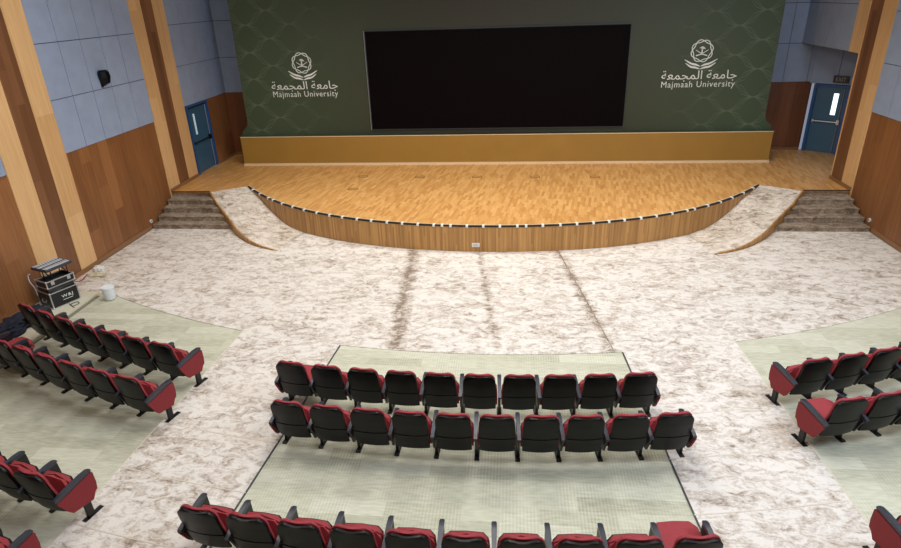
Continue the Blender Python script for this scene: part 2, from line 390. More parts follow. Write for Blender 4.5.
# exit sign above the angled door
t = thing('exit_sign', 'small dark exit sign box above the right-hand blue door', 'sign', (p0.x+.72*cos(ang)+.02*sin(ang)*-1, p0.y+.72*sin(ang)-.03*cos(ang), 3.16), ang)
simple('sign_housing', 'case_black', (-.23, .23, -.06, .0, -.11, .11), parent=t, bevel=.008)
def text_bm(s, width=None, height=None, depth=.004, offset=0, spacing=1):
    c = bpy.data.curves.new('t', 'FONT'); c.body = s; c.extrude = depth/2; c.offset = offset; c.space_character = spacing; c.resolution_u = 3
    o = bpy.data.objects.new('t', c); COL.objects.link(o); bpy.context.view_layer.update()
    dg = bpy.context.evaluated_depsgraph_get(); me = bpy.data.meshes.new_from_object(o.evaluated_get(dg))
    bm = BM(); bm.from_mesh(me); bpy.data.objects.remove(o); bpy.data.meshes.remove(me); bpy.data.curves.remove(c)
    xs = [v.co.x for v in bm.verts]; ys = [v.co.y for v in bm.verts]
    x0, x1, y0, y1 = min(xs), max(xs), min(ys), max(ys)
    sx = width/(x1-x0) if width else None; sy = height/(y1-y0) if height else None
    sx = sx or sy; sy = sy or sx
    for v in bm.verts:
        x, y, z = v.co; v.co = ((x-(x0+x1)/2)*sx, -z, (y-(y0+y1)/2)*sy)   # upright, facing -y
    return bm
bm = text_bm('EXIT', .3, .12); 
for v in bm.verts: v.co.y -= .064
link('sign_letters', bm, 'exit_letters', t)

# baseboards
for s, nm in ((-1, 'left'), (1, 'right')):
    xa, xb = sorted((s*(WX-.013), s*(WX-.045)))
    bm = BM()
    for a, c in ((-3, -.03), (1.85, 5.84), (7.72, 11.71), (13.59, 16.2)): box(bm, xa, xb, a, c, 0.013, .13)
    xc, xd = sorted((s*(WX-.036), s*(WX-.065)))
    for a, c in ((-.03, 1.85), (5.84, 7.72), (11.71, 13.59)): box(bm, xc, xd, a, c, .013, .13)
    box(bm, xc, xd, 17.6, 19.46 if s < 0 else 18.88, HS+.002, HS+.1)
    # stepped skirting following the stairs
    struct(link('baseboard_'+nm, bm, 'baseboard', bevel=.004))
bm = BM(); box(bm, -10.084, -10.055, 21.18, 22.58, HS+.002, HS+.09); box(bm, -10.055, -8.8, 22.545, 22.584, HS+.002, HS+.09); box(bm, 8.8, 10.62, 22.545, 22.584, HS+.002, HS+.09)
struct(link('baseboard_back', bm, 'baseboard', bevel=.004))

# ------------------------------------------------------------ stage
def lip(x): return 14.63+.03646*x*x+.000363*x**4
xs = [7.83*sin(i/30*pi/2) if False else -7.83+15.66*i/60 for i in range(61)]
curve = [(x, lip(x)) for x in xs]
outline = [(-8.78, 17.6), (-7.83, 18.19)][:1]+curve+[(8.78, 17.6), (10.1, 17.6), (10.1, 18.87), (12.6, 18.7), (12.6, 22.6), (-10.3, 22.6), (-10.3, 19.4), (-10.1, 19.4), (-10.1, 17.6)]
bm = BM()
prism(bm, outline, 2, HS-.04, HS)
struct(link('stage_floor', bm, 'parquet'))
# curved front
bm = BM()
for (xa, ya), (xb, yb) in zip(curve, curve[1:]):
    vs = [bm.verts.new(p) for p in ((xa, ya+.004, 0), (xb, yb+.004, 0), (xb, yb+.004, HS-.04), (xa, ya+.004, HS-.04), (xa, ya+.06, 0), (xb, yb+.06, 0), (xb, yb+.06, HS-.04), (xa, ya+.06, HS-.04))]
    for f in ((0, 1, 2, 3), (5, 4, 7, 6), (3, 2, 6, 7), (0, 4, 5, 1)): bm.faces.new([vs[i] for i in f])
bmesh.ops.remove_doubles(bm, verts=bm.verts, dist=.0005)
struct(link('stage_front', bm, 'wood_stage'))
for s in (-1, 1):
    struct(simple('stair_riser', 'carpet_stair', (*sorted((s*8.78, s*10.04)), 17.641, 17.7, 0, HS-.04)))
# nosing above side stairs
for s in (-1, 1):
    struct(simple('trim_%d' % k, 'dark_trim', (*sorted((s*8.8, s*10.03)), 17.57, 17.64, HS+.0005, HS+.02))); k += 1
# LED strip along the curved edge with white clips
def off_curve(x, d):
    dy = .07292*x+.001452*x**3; n = Vector((dy, -1)).normalized(); return Vector((x, lip(x)))+n*d
t = thing('edge_light_strip', 'black light channel with white clips along the curved stage edge', 'light strip', (0, lip(0), HS))
bm = BM()
pr = None
for x in xs[0:]:
    a = off_curve(x, .012); c = off_curve(x, -.045)
    ring = [bm.verts.new((p.x, p.y-lip(0), z)) for p, z in ((a, -.03), (a, .004), (c, .004), (c, .0005))]
    if pr:
        for i in range(3): bm.faces.new((pr[i], ring[i], ring[i+1], pr[i+1]))
    pr = ring
link('channel', bm, 'cable', t)
bm = BM(); pr = None
for x in xs:
    a = off_curve(x, -.05); c = off_curve(x, -.075)
    ring = [bm.verts.new((p.x, p.y-lip(0), z)) for p, z in ((a, .001), (a, .012), (c, .012), (c, .001))]
    if pr:
        for i in range(3): bm.faces.new((pr[i], ring[i], ring[i+1], pr[i+1]))
    pr = ring
link('white_tape', bm, 'cream_trim', t)
cx_ = [-7.5]; 
while cx_[-1] < 7.4: cx_.append(cx_[-1]+random.choice([.42, .42, .4, .22, .44, .18 if abs(cx_[-1]) < 1 or abs(cx_[-1]+3) < .6 else .4]))
clipme = None
for x in cx_:
    p = off_curve(x, 0); d = .07292*x+.001452*x**3
    if clipme is None:
        bm = BM(); box(bm, -.03, .03, -.02, .075, -.04, .018); o = link('clip', bm, 'white_print', t, bevel=.003); clipme = o.data
    else:
        o = bpy.data.objects.new('clip', clipme); COL.objects.link(o); o.parent = t
    o.location = (p.x, p.y-lip(0), 0); o.rotation_euler = (0, 0, math.atan(d))
# side stairs
def interp(t_, pts):
    for (a, b_), (c, d) in zip(pts, pts[1:]):
        if (a-t_)*(c-t_) <= 0: return b_+(d-b_)*(t_-a)/(c-a) if c != a else b_
    return pts[-1][1]
OUT = [(8.78, 17.6, .72), (8.4, 17.11, .55), (8.15, 16.83, .455), (7.66, 16.27, .31), (7.17, 15.66, .195), (6.65, 15.14, .115), (6.2, 14.84, .055), (5.62, 14.58, .014)]
INN = [(7.83, .72), (7.12, .555), (6.92, .46), (6.62, .32), (6.33, .2), (6.08, .115), (5.8, .055), (5.35, .014)]
def sm(L_, n=6):   # catmull-rom
    out = []; P = [Vector(p) for p in L_]; P = [P[0]*2-P[1]]+P+[P[-1]*2-P[-2]]
    for i in range(1, len(P)-2):
        for j in range(n):
            t_ = j/n; a, b_, c, d = P[i-1:i+3]
            out.append(.5*((2*b_)+(c-a)*t_+(2*a-5*b_+4*c-d)*t_*t_+(3*b_-a-3*c+d)*t_**3))
    out.append(P[-2]); return out
outer = sm(OUT); inner = sm([(x, lip(x)-.0, z) for x, z in INN])
YS = [16.23, 16.57, 16.91, 17.26, 17.6]
for s in (-1, 1):
    bm = BM()
    for i in range(4):
        y0, y1 = YS[i], YS[i+1]; h = HS/5*(i+1)
        xa = interp(y0, [(p[1], p[0]) for p in OUT])+.03; xb = interp(y1, [(p[1], p[0]) for p in OUT])+.03
        pts = [(s*xa, y0), (s*10.03, y0), (s*10.03, y1 if i < 3 else 17.64), (s*xb, y1 if i < 3 else 17.64)]
        zb = HS/5*i if i else .0
        prism(bm, pts, 2, zb, h)
    # nosing roll of each tread
    for i in range(4):
        y0 = YS[i]; h = HS/5*(i+1); xa = interp(y0, [(p[1], p[0]) for p in OUT])+.03
        tube(bm, [(s*xa, y0-.004, h-.016), (s*10.03, y0-.004, h-.016)], .018, 8)
    o = struct(link('side_stairs', bm, 'carpet_stair'))
    # ramp: carpeted top, plywood side
    bm = BM()
    A = [bm.verts.new((s*p.x, p.y, p.z)) for p in outer]; B = [bm.verts.new((s*p.x, p.y-.002, p.z)) for p in inner]
    nn = 8; rows = [[A[i]]+[bm.verts.new(A[i].co.lerp(B[i].co, j/nn)) for j in range(1, nn)]+[B[i]] for i in range(len(A))]
    for r0, r1 in zip(rows, rows[1:]):
        for j in range(nn): bm.faces.new((r0[j], r0[j+1], r1[j+1], r1[j]))
    ex = bmesh.ops.extrude_face_region(bm, geom=list(bm.faces)); 
    for g in ex['geom']:
        if isinstance(g, bmesh.types.BMVert): g.co.z = max(g.co.z-.02, .0125)
    o = struct(link('access_ramp', bm, 'carpet_ramp', smooth=True))
    bm = BM(); pr = None
    for p, nx in zip(outer, outer[1:]+[outer[-1]]):
        ring = [bm.verts.new(c) for c in ((s*(p.x+.012), p.y-.012, 0.0), (s*(p.x+.012), p.y-.012, p.z+.004), (s*(p.x-.02), p.y+.02, p.z+.004), (s*(p.x-.02), p.y+.02, 0))]
        if pr:
            for i in range(3): bm.faces.new((pr[i], ring[i], ring[i+1], pr[i+1]))
        pr = ring
    link('ramp_side', bm, 'wood_stage', o)
# sockets and hatches
def socket(name, label, loc, rz, group=None):
    t = thing(name, label, 'socket', loc, rz, group)
    bm = BM(); box(bm, -.1, .1, -.012, 0, -.055, .055); pl = link('cover_plate', bm, 'paper', t, bevel=.004)
    bm = BM(); box(bm, -.065, .065, -.016, -.012, -.03, .03); link('outlet', bm, 'alu', t)
    return t
socket('outlet_plate', 'pale outlet plate on the curved wooden stage front', (-.32, lip(.32)+.002, .2), 0)
for s, yy, zz in ((-1, 16.24, .24), (1, 16.4, .28)):
    t = thing('wall_socket', 'small white round socket low on the %s wooden wall beside the steps' % ('left' if s < 0 else 'right'), 'socket', (s*(WX-.012), yy, zz), radians(90)*s)
    bm = BM(); bmesh.ops.create_cone(bm, cap_ends=True, segments=20, radius1=.055, radius2=.05, depth=.03, matrix=Matrix.Translation((0, .015, 0)) @ Matrix.Rotation(pi/2, 4, 'X'))
    link('socket_body', bm, 'white_print', t, smooth=True)
    bm = BM(); bmesh.ops.create_cone(bm, cap_ends=True, segments=16, radius1=.02, radius2=.02, depth=.01, matrix=Matrix.Translation((0, .032, 0)) @ Matrix.Rotation(pi/2, 4, 'X'))
    link('socket_hole', bm, 'cable', t, smooth=True)
    t.rotation_euler = (0, 0, radians(-90) if s < 0 else radians(90))
hl = ['leftmost of the rear five', 'second from left of the rear five', 'middle one of the rear five', 'second from right of the rear five', 'rightmost of the rear five', 'alone in front of the rear five']
for (x, y), l_ in zip([(-4.31, 19.31), (-2.4, 19.22), (-.54, 19.19), (1.31, 19.16), (3.18, 19.13), (-4.3, 17.89)], hl):
    t = thing('floor_hatch', 'brown floor hatch in the stage parquet, '+l_, 'floor hatch', (x, y, HS), 0, 'floor hatches in the stage')
    bm = BM(); box(bm, -.15, .15, -.1, -.08, 0.0, .006); box(bm, -.15, .15, .08, .1, 0.0, .006); box(bm, -.15, -.13, -.08, .08, 0.0, .006); box(bm, .13, .15, -.08, .08, 0.0, .006)
    link('hatch_frame', bm, 'threshold', t)
    bm = BM(); box(bm, -.125, .125, -.075, .075, 0.0, .004); link('hatch_lid', bm, 'hatch', t)

# ------------------------------------------------------------ backdrop
YB = 21.06
pts = [(-8.99, 1.76), (-8.99, 1.84), (-8.93, 1.93), (-8.83, 2.0), (-8.75, 2.1), (-8.73, 2.2), (-8.73, ZC-.02), (8.73, ZC-.02), (8.73, 2.2), (8.75, 2.1), (8.83, 2.0), (8.93, 1.93), (8.99, 1.84), (8.99, 1.76)]
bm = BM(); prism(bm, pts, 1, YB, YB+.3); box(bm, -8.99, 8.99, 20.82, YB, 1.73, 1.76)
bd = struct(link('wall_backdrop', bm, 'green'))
bm = BM(); box(bm, -8.99, 8.99, 20.83, YB+.3, HS+.001, 1.73); link('plinth', bm, 'gold', bd)
bm = BM(); box(bm, -8.99, 8.99, 20.812, 20.83, 1.72, 1.745); box(bm, -9.0, 9.0, 20.78, 20.83, HS+.001, HS+.075); link('cream_edging', bm, 'cream_trim', bd, bevel=.004)
# LED screen
t = thing('video_screen', 'large black video screen mounted on the green backdrop', 'screen', (0, YB, 1.9))
sx0, sx1, sz0, sz1 = -4.28, 4.25, 0, 3.2
bm = BM(); box(bm, sx0+.03, sx1-.03, -.055, -.045, sz0+.03, sz1-.03); link('display', bm, 'screen', t)
bm = BM(); box(bm, sx0, sx1, -.045, -.001, sz0, sz1); link('housing', bm, 'case_black', t)
bm = BM(); box(bm, sx0, sx0+.03, -.06, -.045, sz0, sz1); box(bm, sx1-.012, sx1, -.056, -.045, sz0, sz1); box(bm, sx0+.03, sx1-.012, -.056, -.045, sz1-.012, sz1); box(bm, sx0+.03, sx1-.012, -.056, -.045, sz0, sz0+.012)
link('bezel', bm, 'console', t)
bm = BM(); box(bm, sx0-.014, sx0-.001, -.05, -.001, sz0, sz1); link('edge_strip', bm, 'alu', t)

# university emblem + lettering (raised white)
def ribbon(bm, pts, w_, y=-.012, closed=False):
    n = len(pts); prv = None; first = None
    for i, p in enumerate(pts):
        p = Vector(p); a = Vector(pts[(i-1) % n] if closed or i else pts[0]); c = Vector(pts[(i+1) % n] if closed or i < n-1 else pts[-1])
        d = (c-a).normalized(); nn = Vector((-d.y, d.x)); ww = w_(i/(n-1)) if callable(w_) else w_
        q1, q2 = p+nn*ww/2, p-nn*ww/2
        ring = [bm.verts.new((q.x, yy, q.y)) for q, yy in ((q1, y), (q2, y), (q2, -.001), (q1, -.001))]
        if prv:
            for j in range(4): bm.faces.new((prv[j], ring[j], ring[(j+1) % 4], prv[(j+1) % 4]))
        else: first = ring
        prv = ring
    if closed:
        for j in range(4): bm.faces.new((prv[j], first[j], first[(j+1) % 4], prv[(j+1) % 4]))
AR = ('\ufe9f\ufe8e\ufee3\ufecc\ufe94'[::-1], '\ufe8d\ufedf\ufee4\ufea0\ufee4\ufecc\ufe94'[::-1])
def logo(x, z, side):
    t = thing('university_emblem', 'white raised university emblem with Arabic and English name, %s of the screen' % side, 'emblem', (x, YB, z))
    bm = BM(); R_ = .30; cz = 1.11
    for ph in (0, pi):
        ribbon(bm, [((R_*(1+.12*cos(4*a+ph)))*cos(a+.3), cz+(R_*(1+.12*cos(4*a+ph)))*sin(a+.3)) for a in [i*2*pi/72 for i in range(72)]], .024, closed=True)
    # palm and crossed swords
    for a in range(-80, 81, 27):
        a_ = radians(90+a); ribbon(bm, [(0, cz+.06), (.07*cos(a_), cz+.06+.075*sin(a_)), (.1*cos(a_), cz+.05+.06*sin(a_))], lambda u: .03*(1-u*.6))
    ribbon(bm, [(0, cz+.08), (0, cz-.12)], lambda u: .03+.02*u)
    for s in (-1, 1):
        ribbon(bm, [(s*-.17, cz-.14), (s*-.06, cz-.11), (s*.06, cz-.05), (s*.19, cz+.03)], lambda u: .035*(1-u*.6))
    link('emblem_ring', bm, 'white_print', t)
    bm = BM()
    for s in (-1, 1):
        for dz, x0, top in ((0, .5, .82), (-.11, .46, .70)):
            P = [(s*.01, cz-.46+dz*.75), (s*.14, cz-.41+dz*.8), (s*.29, cz-.37+dz*.9), (s*x0, cz-.25+dz*1.0)]
            pp = sm([(a, b_, 0) for a, b_ in P], 6)
            ribbon(bm, [(p.x, p.y) for p in pp], lambda u: .015+.042*sin(pi*min(1, u*1.02))**.8)
    link('open_book', bm, 'white_print', t)
    b1 = text_bm(AR[0], height=.30, offset=.0)
    b2 = text_bm(AR[1], height=.30, offset=.0)
    w1 = max(v.co.x for v in b1.verts)-min(v.co.x for v in b1.verts); w2 = max(v.co.x for v in b2.verts)-min(v.co.x for v in b2.verts)
    tot_ = w1+w2+.12; sc_ = 2.32/tot_
    for bb, cx0 in ((b1, tot_/2-w1/2), (b2, -tot_/2+w2/2)):
        for v in bb.verts: v.co = ((v.co.x+cx0)*sc_, v.co.y-.006, v.co.z*1.12+.36)
        link('arabic_word', bb, 'white_print', t)
    bm = text_bm('Majmaah University', 2.28, .25, offset=-.004, spacing=1.12)
    for v in bm.verts: v.co.y -= .006; v.co.z += .075
    # one object for each word: cut at the widest gap
    xs_ = sorted(v.co.x for v in bm.verts); wx = max((b__-a__, (a__+b__)/2) for a__, b__ in zip(xs_, xs_[1:]))[1]
    for nm, keep in (('first_word', lambda x: x < wx), ('second_word', lambda x: x >= wx)):
        b2_ = bm.copy(); bmesh.ops.delete(b2_, geom=[v for v in b2_.verts if not keep(v.co.x)], context='VERTS')
        link('english_'+nm, b2_, 'white_print', t)
    bm.free()
    return t
logo(-6.5, 3.04, 'left'); logo(6.48, 3.12, 'right')

# wall speaker on the left panels
t = thing('wall_speaker', 'black loudspeaker bracketed on the grey panels of the left wall', 'speaker', (-WX+.03, 15.6, 4.43), radians(-90)+radians(180))
bm = BM(); pr = None
for z, hw, d0, d1 in ((-.19, .06, -.15, -.05), (-.15, .10, -.21, -.03), (.0, .15, -.24, -.02), (.12, .155, -.22, -.03), (.17, .13, -.16, -.05)):
    ring = [bm.verts.new(c) for c in ((-hw*.55, d0, z), (hw*.55, d0, z), (hw, d0*.6+d1*.4, z), (hw*.7, d1, z), (-hw*.7, d1, z), (-hw, d0*.6+d1*.4, z))]
    if pr:
        for i in range(6): bm.faces.new((pr[i], pr[(i+1) % 6], ring[(i+1) % 6], ring[i]))
    else: bm.faces.new(ring[::-1])
    pr = ring
bm.faces.new(pr)
sp_ = link('cabinet', bm, 'black_plastic', t, bevel=.015)
bm = BM(); box(bm, -.05, .05, -.01, .0, -.26, .1); box(bm, -.02, .02, -.1, -.01, -.22, -.18); box(bm, -.02, .02, -.1, -.06, -.22, -.1); link('bracket', bm, 'cable', t)
t.rotation_euler = (0, 0, radians(90))

# ------------------------------------------------------------ loose carpets on the floor
CC = (0, 27.6)
def arc_y(x, R_): return CC[1]-sqrt(R_*R_-x*x)
bm = BM(); TH = .013
def slab(bm, quads):
    for q_ in quads:
        prism(bm, q_, 2, .0005, TH)
def xin(y): return 2.67+(9.9-y)*.076
def xout(y): return 4.79+(10.35-y)*.05
def top_y(x):
    x = abs(x)
    if x <= 5.36: return lip(x)-.003
    ramp_pts = [(5.36, lip(5.36)-.003)]+[(p.x+.03, p.y-.03) for p in reversed(outer) if p.y < 16.2 and p.x > 5.5]
    return interp(x, ramp_pts) if x < ramp_pts[-1][0] else 16.22
def low_y(x): return arc_y(x, 17.9) if abs(x) < 8.62 else 11.95
gx = [-10.04, -9.3]+[-8.62+i*(8.62/36) for i in range(73)]+[9.3, 10.04]
def strip(cols):
    """closed slab through columns of (x_low, y_low, x_top, y_top)"""
    pr = None
    for (xa, ya, xb, yb) in cols:
        ring = [bm.verts.new(c) for c in ((xa, ya, .0005), (xa, ya, TH), (xb, yb, TH), (xb, yb, .0005))]
        if pr:
            for i in range(4): bm.faces.new((pr[i], ring[i], ring[(i+1) % 4], pr[(i+1) % 4]))
        else: bm.faces.new(ring)
        pr = ring
    bm.faces.new(pr[::-1])
strip([(x, low_y(x), x, top_y(x)) for x in gx])
for s in (-1, 1):
    ya, yb = arc_y(2.67, 17.9), arc_y(4.8, 17.9)
    TH = .0145; strip([(s*xin(ya+(-2-ya)*i/8), ya+(-2-ya)*i/8+(.08 if i == 0 else 0), s*xout(yb+(-2-yb)*i/8), yb+(-2-yb)*i/8+(.08 if i == 0 else 0)) for i in range(9)]); TH = .013
cp = link('floor_carpet', bm, 'carpet')
tag(cp, 'cream and brown mottled carpet laid before the stage and down both aisles', 'carpet')
# seams of the aisle runners
def arcstrip(bm, R_, a0, a1, w_, z0, z1, n=14):
    pr = None
    for i in range(n+1):
        x = a0+(a1-a0)*i/n
        y = arc_y(x, R_); d = Vector((x, y-CC[1])).normalized()
        ring = [bm.verts.new((x+d.x*o_, y+d.y*o_, z)) for o_, z in ((-w_/2, z0), (-w_/2, z1), (w_/2, z1), (w_/2, z0))]
        if pr:
            for j in range(3): bm.faces.new((pr[j], ring[j], ring[j+1], pr[j+1]))
        pr = ring
for s in (-1, 1):
    for R_ in (19.8, 20.76, 21.78, 22.8):
        y = CC[1]-R_+.4
        bm = BM(); arcstrip(bm, R_, s*(xin(y)+.0), s*(xout(y)-.02), .016, TH, TH+.006); link('seam', bm, 'seam', cp)
bm = BM()
for (x0, y0, x1, y1) in ((1.79, 14.68, 2.14, 12.48), (2.14, 12.48, 2.5, 9.98)):
    prism(bm, [(x0-.012, y0), (x0+.012, y0), (x1+.012, y1), (x1-.012, y1)], 2, TH, TH+.002)
link('seam', bm, 'carpet_stair', cp)
# thin metal edge of the centre and side tile blocks
for s in (-1, 1):
    for fn, nm in ((xin, 'inner'), (xout, 'outer')):
        bm = BM(); yy = [9.88 if fn is xin else 10.3, 7, 5, 2, -1]
        dx = -.012 if fn is xin else .012
        for a, c in zip(yy, yy[1:]):
            prism(bm, [(s*fn(a), a), (s*(fn(a)+dx*1.6), a), (s*(fn(c)+dx*1.6), c), (s*fn(c), c)], 2, .0005, TH+.004)
        o = struct(link('trim_%d' % k, bm, 'console' if fn is xin else 'seam')); k += 1
# pale side walkway with its low dark edge, left
struct(simple('side_walkway', 'seam_floor' if 'seam_floor' in M else 'tile', (-10.04, -8.94, -2.9, 11.93, .0005, .05)))
bm = BM(); box(bm, -8.94, -8.86, -2.9, 11.8, .0005, .02); struct(link('trim_%d' % k, bm, 'walk_edge' if 'walk_edge' in M else 'dark_trim')); k += 1

# ------------------------------------------------------------ auditorium seats
HP = .291
def back_y(z): # rear surface of the shell
    return interp(z, [(.28, -.43), (.42, -.475), (.6, -.525), (.8, -.57), (1.0, -.60), (1.1, -.61)])
def half_w(z, top, wmax, r, wbot):
    w_ = wmax-(wmax-wbot)*max(0, (.62-z)/.34)**1.3 if z < .62 else wmax-(z-.62)*.03
    if z > top-r:
        u = (z-(top-r))/r; w_ -= r*(1-sqrt(max(0, 1-u*u)))*1.0
    return max(w_, .01)
def plate(z0, z1, top, wmax, r, wbot, yoff, thick, nu=10, nv=14, puff=0, wrap=.03):
    bm = BM(); G = [[], []]
    zs = [z0+(z1-z0)*(i/nv) for i in range(nv+1)]
    if z1 >= top-.001: zs = [z for z in zs if z < top-r*1.02]+[top-r+r*sin(a*pi/2/6) for a in range(7)]
    for z in zs:
        hw = half_w(z, top, wmax, r, wbot)
        for side in (0, 1):
            row = []
            for i in range(nu+1):
                u = -1+2*i/nu; e = 1-abs(u)**4; ev = min(1, (z-z0)/.05, max(0, (top-z))/.04+.0)
                y = back_y(z)+wrap*(u*u)+yoff
                if side: y += thick*(.45+.55*e*max(.15, ev))+puff*e*max(0, sin(pi*(z-z0)/(z1-z0)))
                row.append(bm.verts.new((u*hw, y, z)))
            G[side].append(row)
    n = len(zs)
    for side in (0, 1):
        for a, b_ in zip(G[side], G[side][1:]):
            for i in range(nu): bm.faces.new((a[i], a[i+1], b_[i+1], b_[i]))
    for a, b_ in zip(range(n-1), range(1, n)):
        for i in (0, nu): bm.faces.new((G[0][a][i], G[0][b_][i], G[1][b_][i], G[1][a][i]))
    for rr in (0, n-1):
        for i in range(nu): bm.faces.new((G[0][rr][i], G[0][rr][i+1], G[1][rr][i+1], G[1][rr][i]))
    return bm
def seat_pad(length, thick, w_, wfront, rr=.035):
    """rounded block lying along +y from 0, top at z=0"""
    bm = BM(); n = 7
    pts = [(-w_/2, 0), (w_/2, 0), (w_/2, length*.35), (wfront/2, length-.07), (wfront/2-.05, length-.01), (0, length), (-wfront/2+.05, length-.01), (-wfront/2, length-.07), (-w_/2, length*.35)]
    prism(bm, pts, 2, -thick, 0); return bm
PIVU = Vector((0, -.37, .385)); PIVD = Vector((0, -.40, .47))
def seat_mtx(down): 
    return Matrix.Translation(PIVD if down else PIVU) @ Matrix.Rotation(radians(4 if down else 78), 4, 'X')
CACHE = {}
def part(name, key, build, m_, parent, smooth=True, bevel=0, segs=2, loc=None):
    if key in CACHE:
        o = bpy.data.objects.new(name, CACHE[key]); COL.objects.link(o); o.parent = parent
    else:
        o = link(name, build(), m_, parent, smooth=smooth, bevel=bevel, segs=segs); CACHE[key] = o.data
    if loc: o.location = loc
    return o
SIDE = [(-.50, .57), (-.03, .62), (.0, .6), (.012, .44), (.0, .35), (-.04, .33), (-.09, .25), (-.40, .29), (-.43, .36), (-.51, .55)]
def b_side(t_): 
    def f():
        bm = BM(); prism(bm, SIDE, 0, -t_/2, t_/2); return bm
    return f
def b_arm():
    bm = BM()
    prof = [(-.52, .555), (-.02, .612), (0, .625), (.0, .648), (-.04, .665), (-.15, .666), (-.47, .625), (-.545, .60), (-.55, .575)]
    A = prism(bm, prof, 0, -.031, .031)
    for v in A:
        if v.co.y < -.4: v.co.x *= .8
        if v.co.y > -.03: v.co.x *= .72
    return bm
def b_leg():
    bm = BM(); box(bm, -.022, .022, -.22, -.13, .02, .36); return bm
def b_foot():
    bm = BM(); box(bm, -.035, .035, -.29, .0, 0, .022)
    return bm
def b_end():
    bm = BM(); P = [(-.50, .555), (-.03, .61), (.005, .60), (.012, .44), (.0, .335), (-.04, .31), (-.09, .225), (-.385, .27), (-.43, .33), (-.54, .55)]
    prism(bm, P, 0, -.015, .015); return bm
def cushion_T(bm, down): bmesh.ops.transform(bm, matrix=seat_mtx(down), verts=bm.verts); return bm
def side_set(root, x, end):
    part('side_panel', 'side', b_side(.03), 'side_black', root, False, .004, loc=(x, 0, 0))
    part('armrest', 'arm', b_arm, 'arm_grey', root, True, .008, loc=(x, 0, 0))
    lg = part('leg', 'leg', b_leg, 'steel_black', root, False, .003, loc=(x, 0, 0))
    part('foot_plate', 'foot', b_foot, 'steel_black', lg, False, .003)
    if end: 
        o = part('end_panel', 'endp', b_end, 'red_panel', root, False, .005, loc=(x+end*.018, 0, 0)); o['label'] = 'red upholstered end panel'
def make_seat(x, y, rz, label, group, down=False, right_end=False, left_end=False):
    t = thing('auditorium_seat', label, 'auditorium seat', (x, y, 0), rz, group)
    part('back_shell', 'bs', lambda: plate(.588, .972, .972, .247, .10, .24, 0, .058), 'black_plastic', t)
    part('lower_back_shell', 'lbs', lambda: plate(.30, .576, 15, .248, .09, .238, -.006, .05), 'black_plastic', t)
    part('backrest', 'br', lambda: plate(.36, .992, .992, .242, .11, .232, .046, .06, puff=0), 'red', t)
    lab = 'dn' if down else 'up'
    s1 = part('seat_cushion', 'sc'+lab, lambda: cushion_T(seat_pad(.5 if down else .295, .105, .45, .43), down), 'red', t, True, .04, 4)
    part('seat_shell', 'ss'+lab, lambda: cushion_T(shellbm(down), down), 'black_plastic', s1, True, .015, 2)
    side_set(t, -HP, -1 if left_end else 0)
    if right_end is not False: side_set(t, HP, 1 if right_end else 0)
    return t
def shellbm(down):
    bm = seat_pad(.5 if down else .315, .035, .48, .46)
    for v in bm.verts: v.co.z -= .1; v.co.y -= .01
    return bm
ORD = ['first', 'second', 'third', 'fourth', 'fifth', 'sixth', 'seventh', 'eighth', 'ninth', 'tenth']
def row(R_, s0, n, rowname, frm, group, down=(), ends=(True, True), rev=False, PITCH_S=.59):
    """s0: arc position of the leftmost arm"""
    for i in range(n):
        s_ = s0+(i+.5)*PITCH_S; a = s_/R_
        # seat centre on the arc; facing the centre of the arcs
        x = CC[0]+R_*sin(a); y = CC[1]-R_*cos(a)
        j = n-1-i if rev else i
        lab = 'red auditorium seat, %s from %s in %s, %s' % (ORD[j], frm, rowname, 'folded down' if i in down else 'tipped up')
        make_seat(x, y, a, lab, group, i in down, (ends[1] if i == n-1 else False) if i == n-1 else False, ends[0] and i == 0)
row(19.50, -3.02, 10, 'front centre row', 'left', 'seats of the front centre row', (0,), PITCH_S=.577)
row(20.45, -2.74, 10, 'second centre row', 'left', 'seats of the second centre row', PITCH_S=.577)
row(22.45, -3.09, 10, 'nearest centre row', 'left', 'seats of the nearest centre row', (9,))
row(19.52, -4.82-.59*7, 7, 'left block front row', 'aisle', 'seats of the front left row', (3,), (False, True), rev=True)
row(20.47, -4.82-.59*8, 8, 'left block second row', 'aisle', 'seats of the second left row', (1,), (False, True), rev=True)
row(22.45, -4.84-.59*4, 4, 'left block third row', 'aisle', 'seats of the third left row', (), (False, True), rev=True)
row(23.43, -4.88-.59*2, 2, 'bottom left corner row', 'aisle', 'seats of the bottom left row', (), (False, True), rev=True)
row(19.52, 4.81, 5, 'right block front row', 'aisle', 'seats of the front right row', (), (True, False))
row(20.47, 4.83, 4, 'right block second row', 'aisle', 'seats of the second right row', (0,), (True, False))
row(22.45, 4.84, 1, 'bottom right corner row', 'aisle', 'seats of the third right row', (), (True, False))

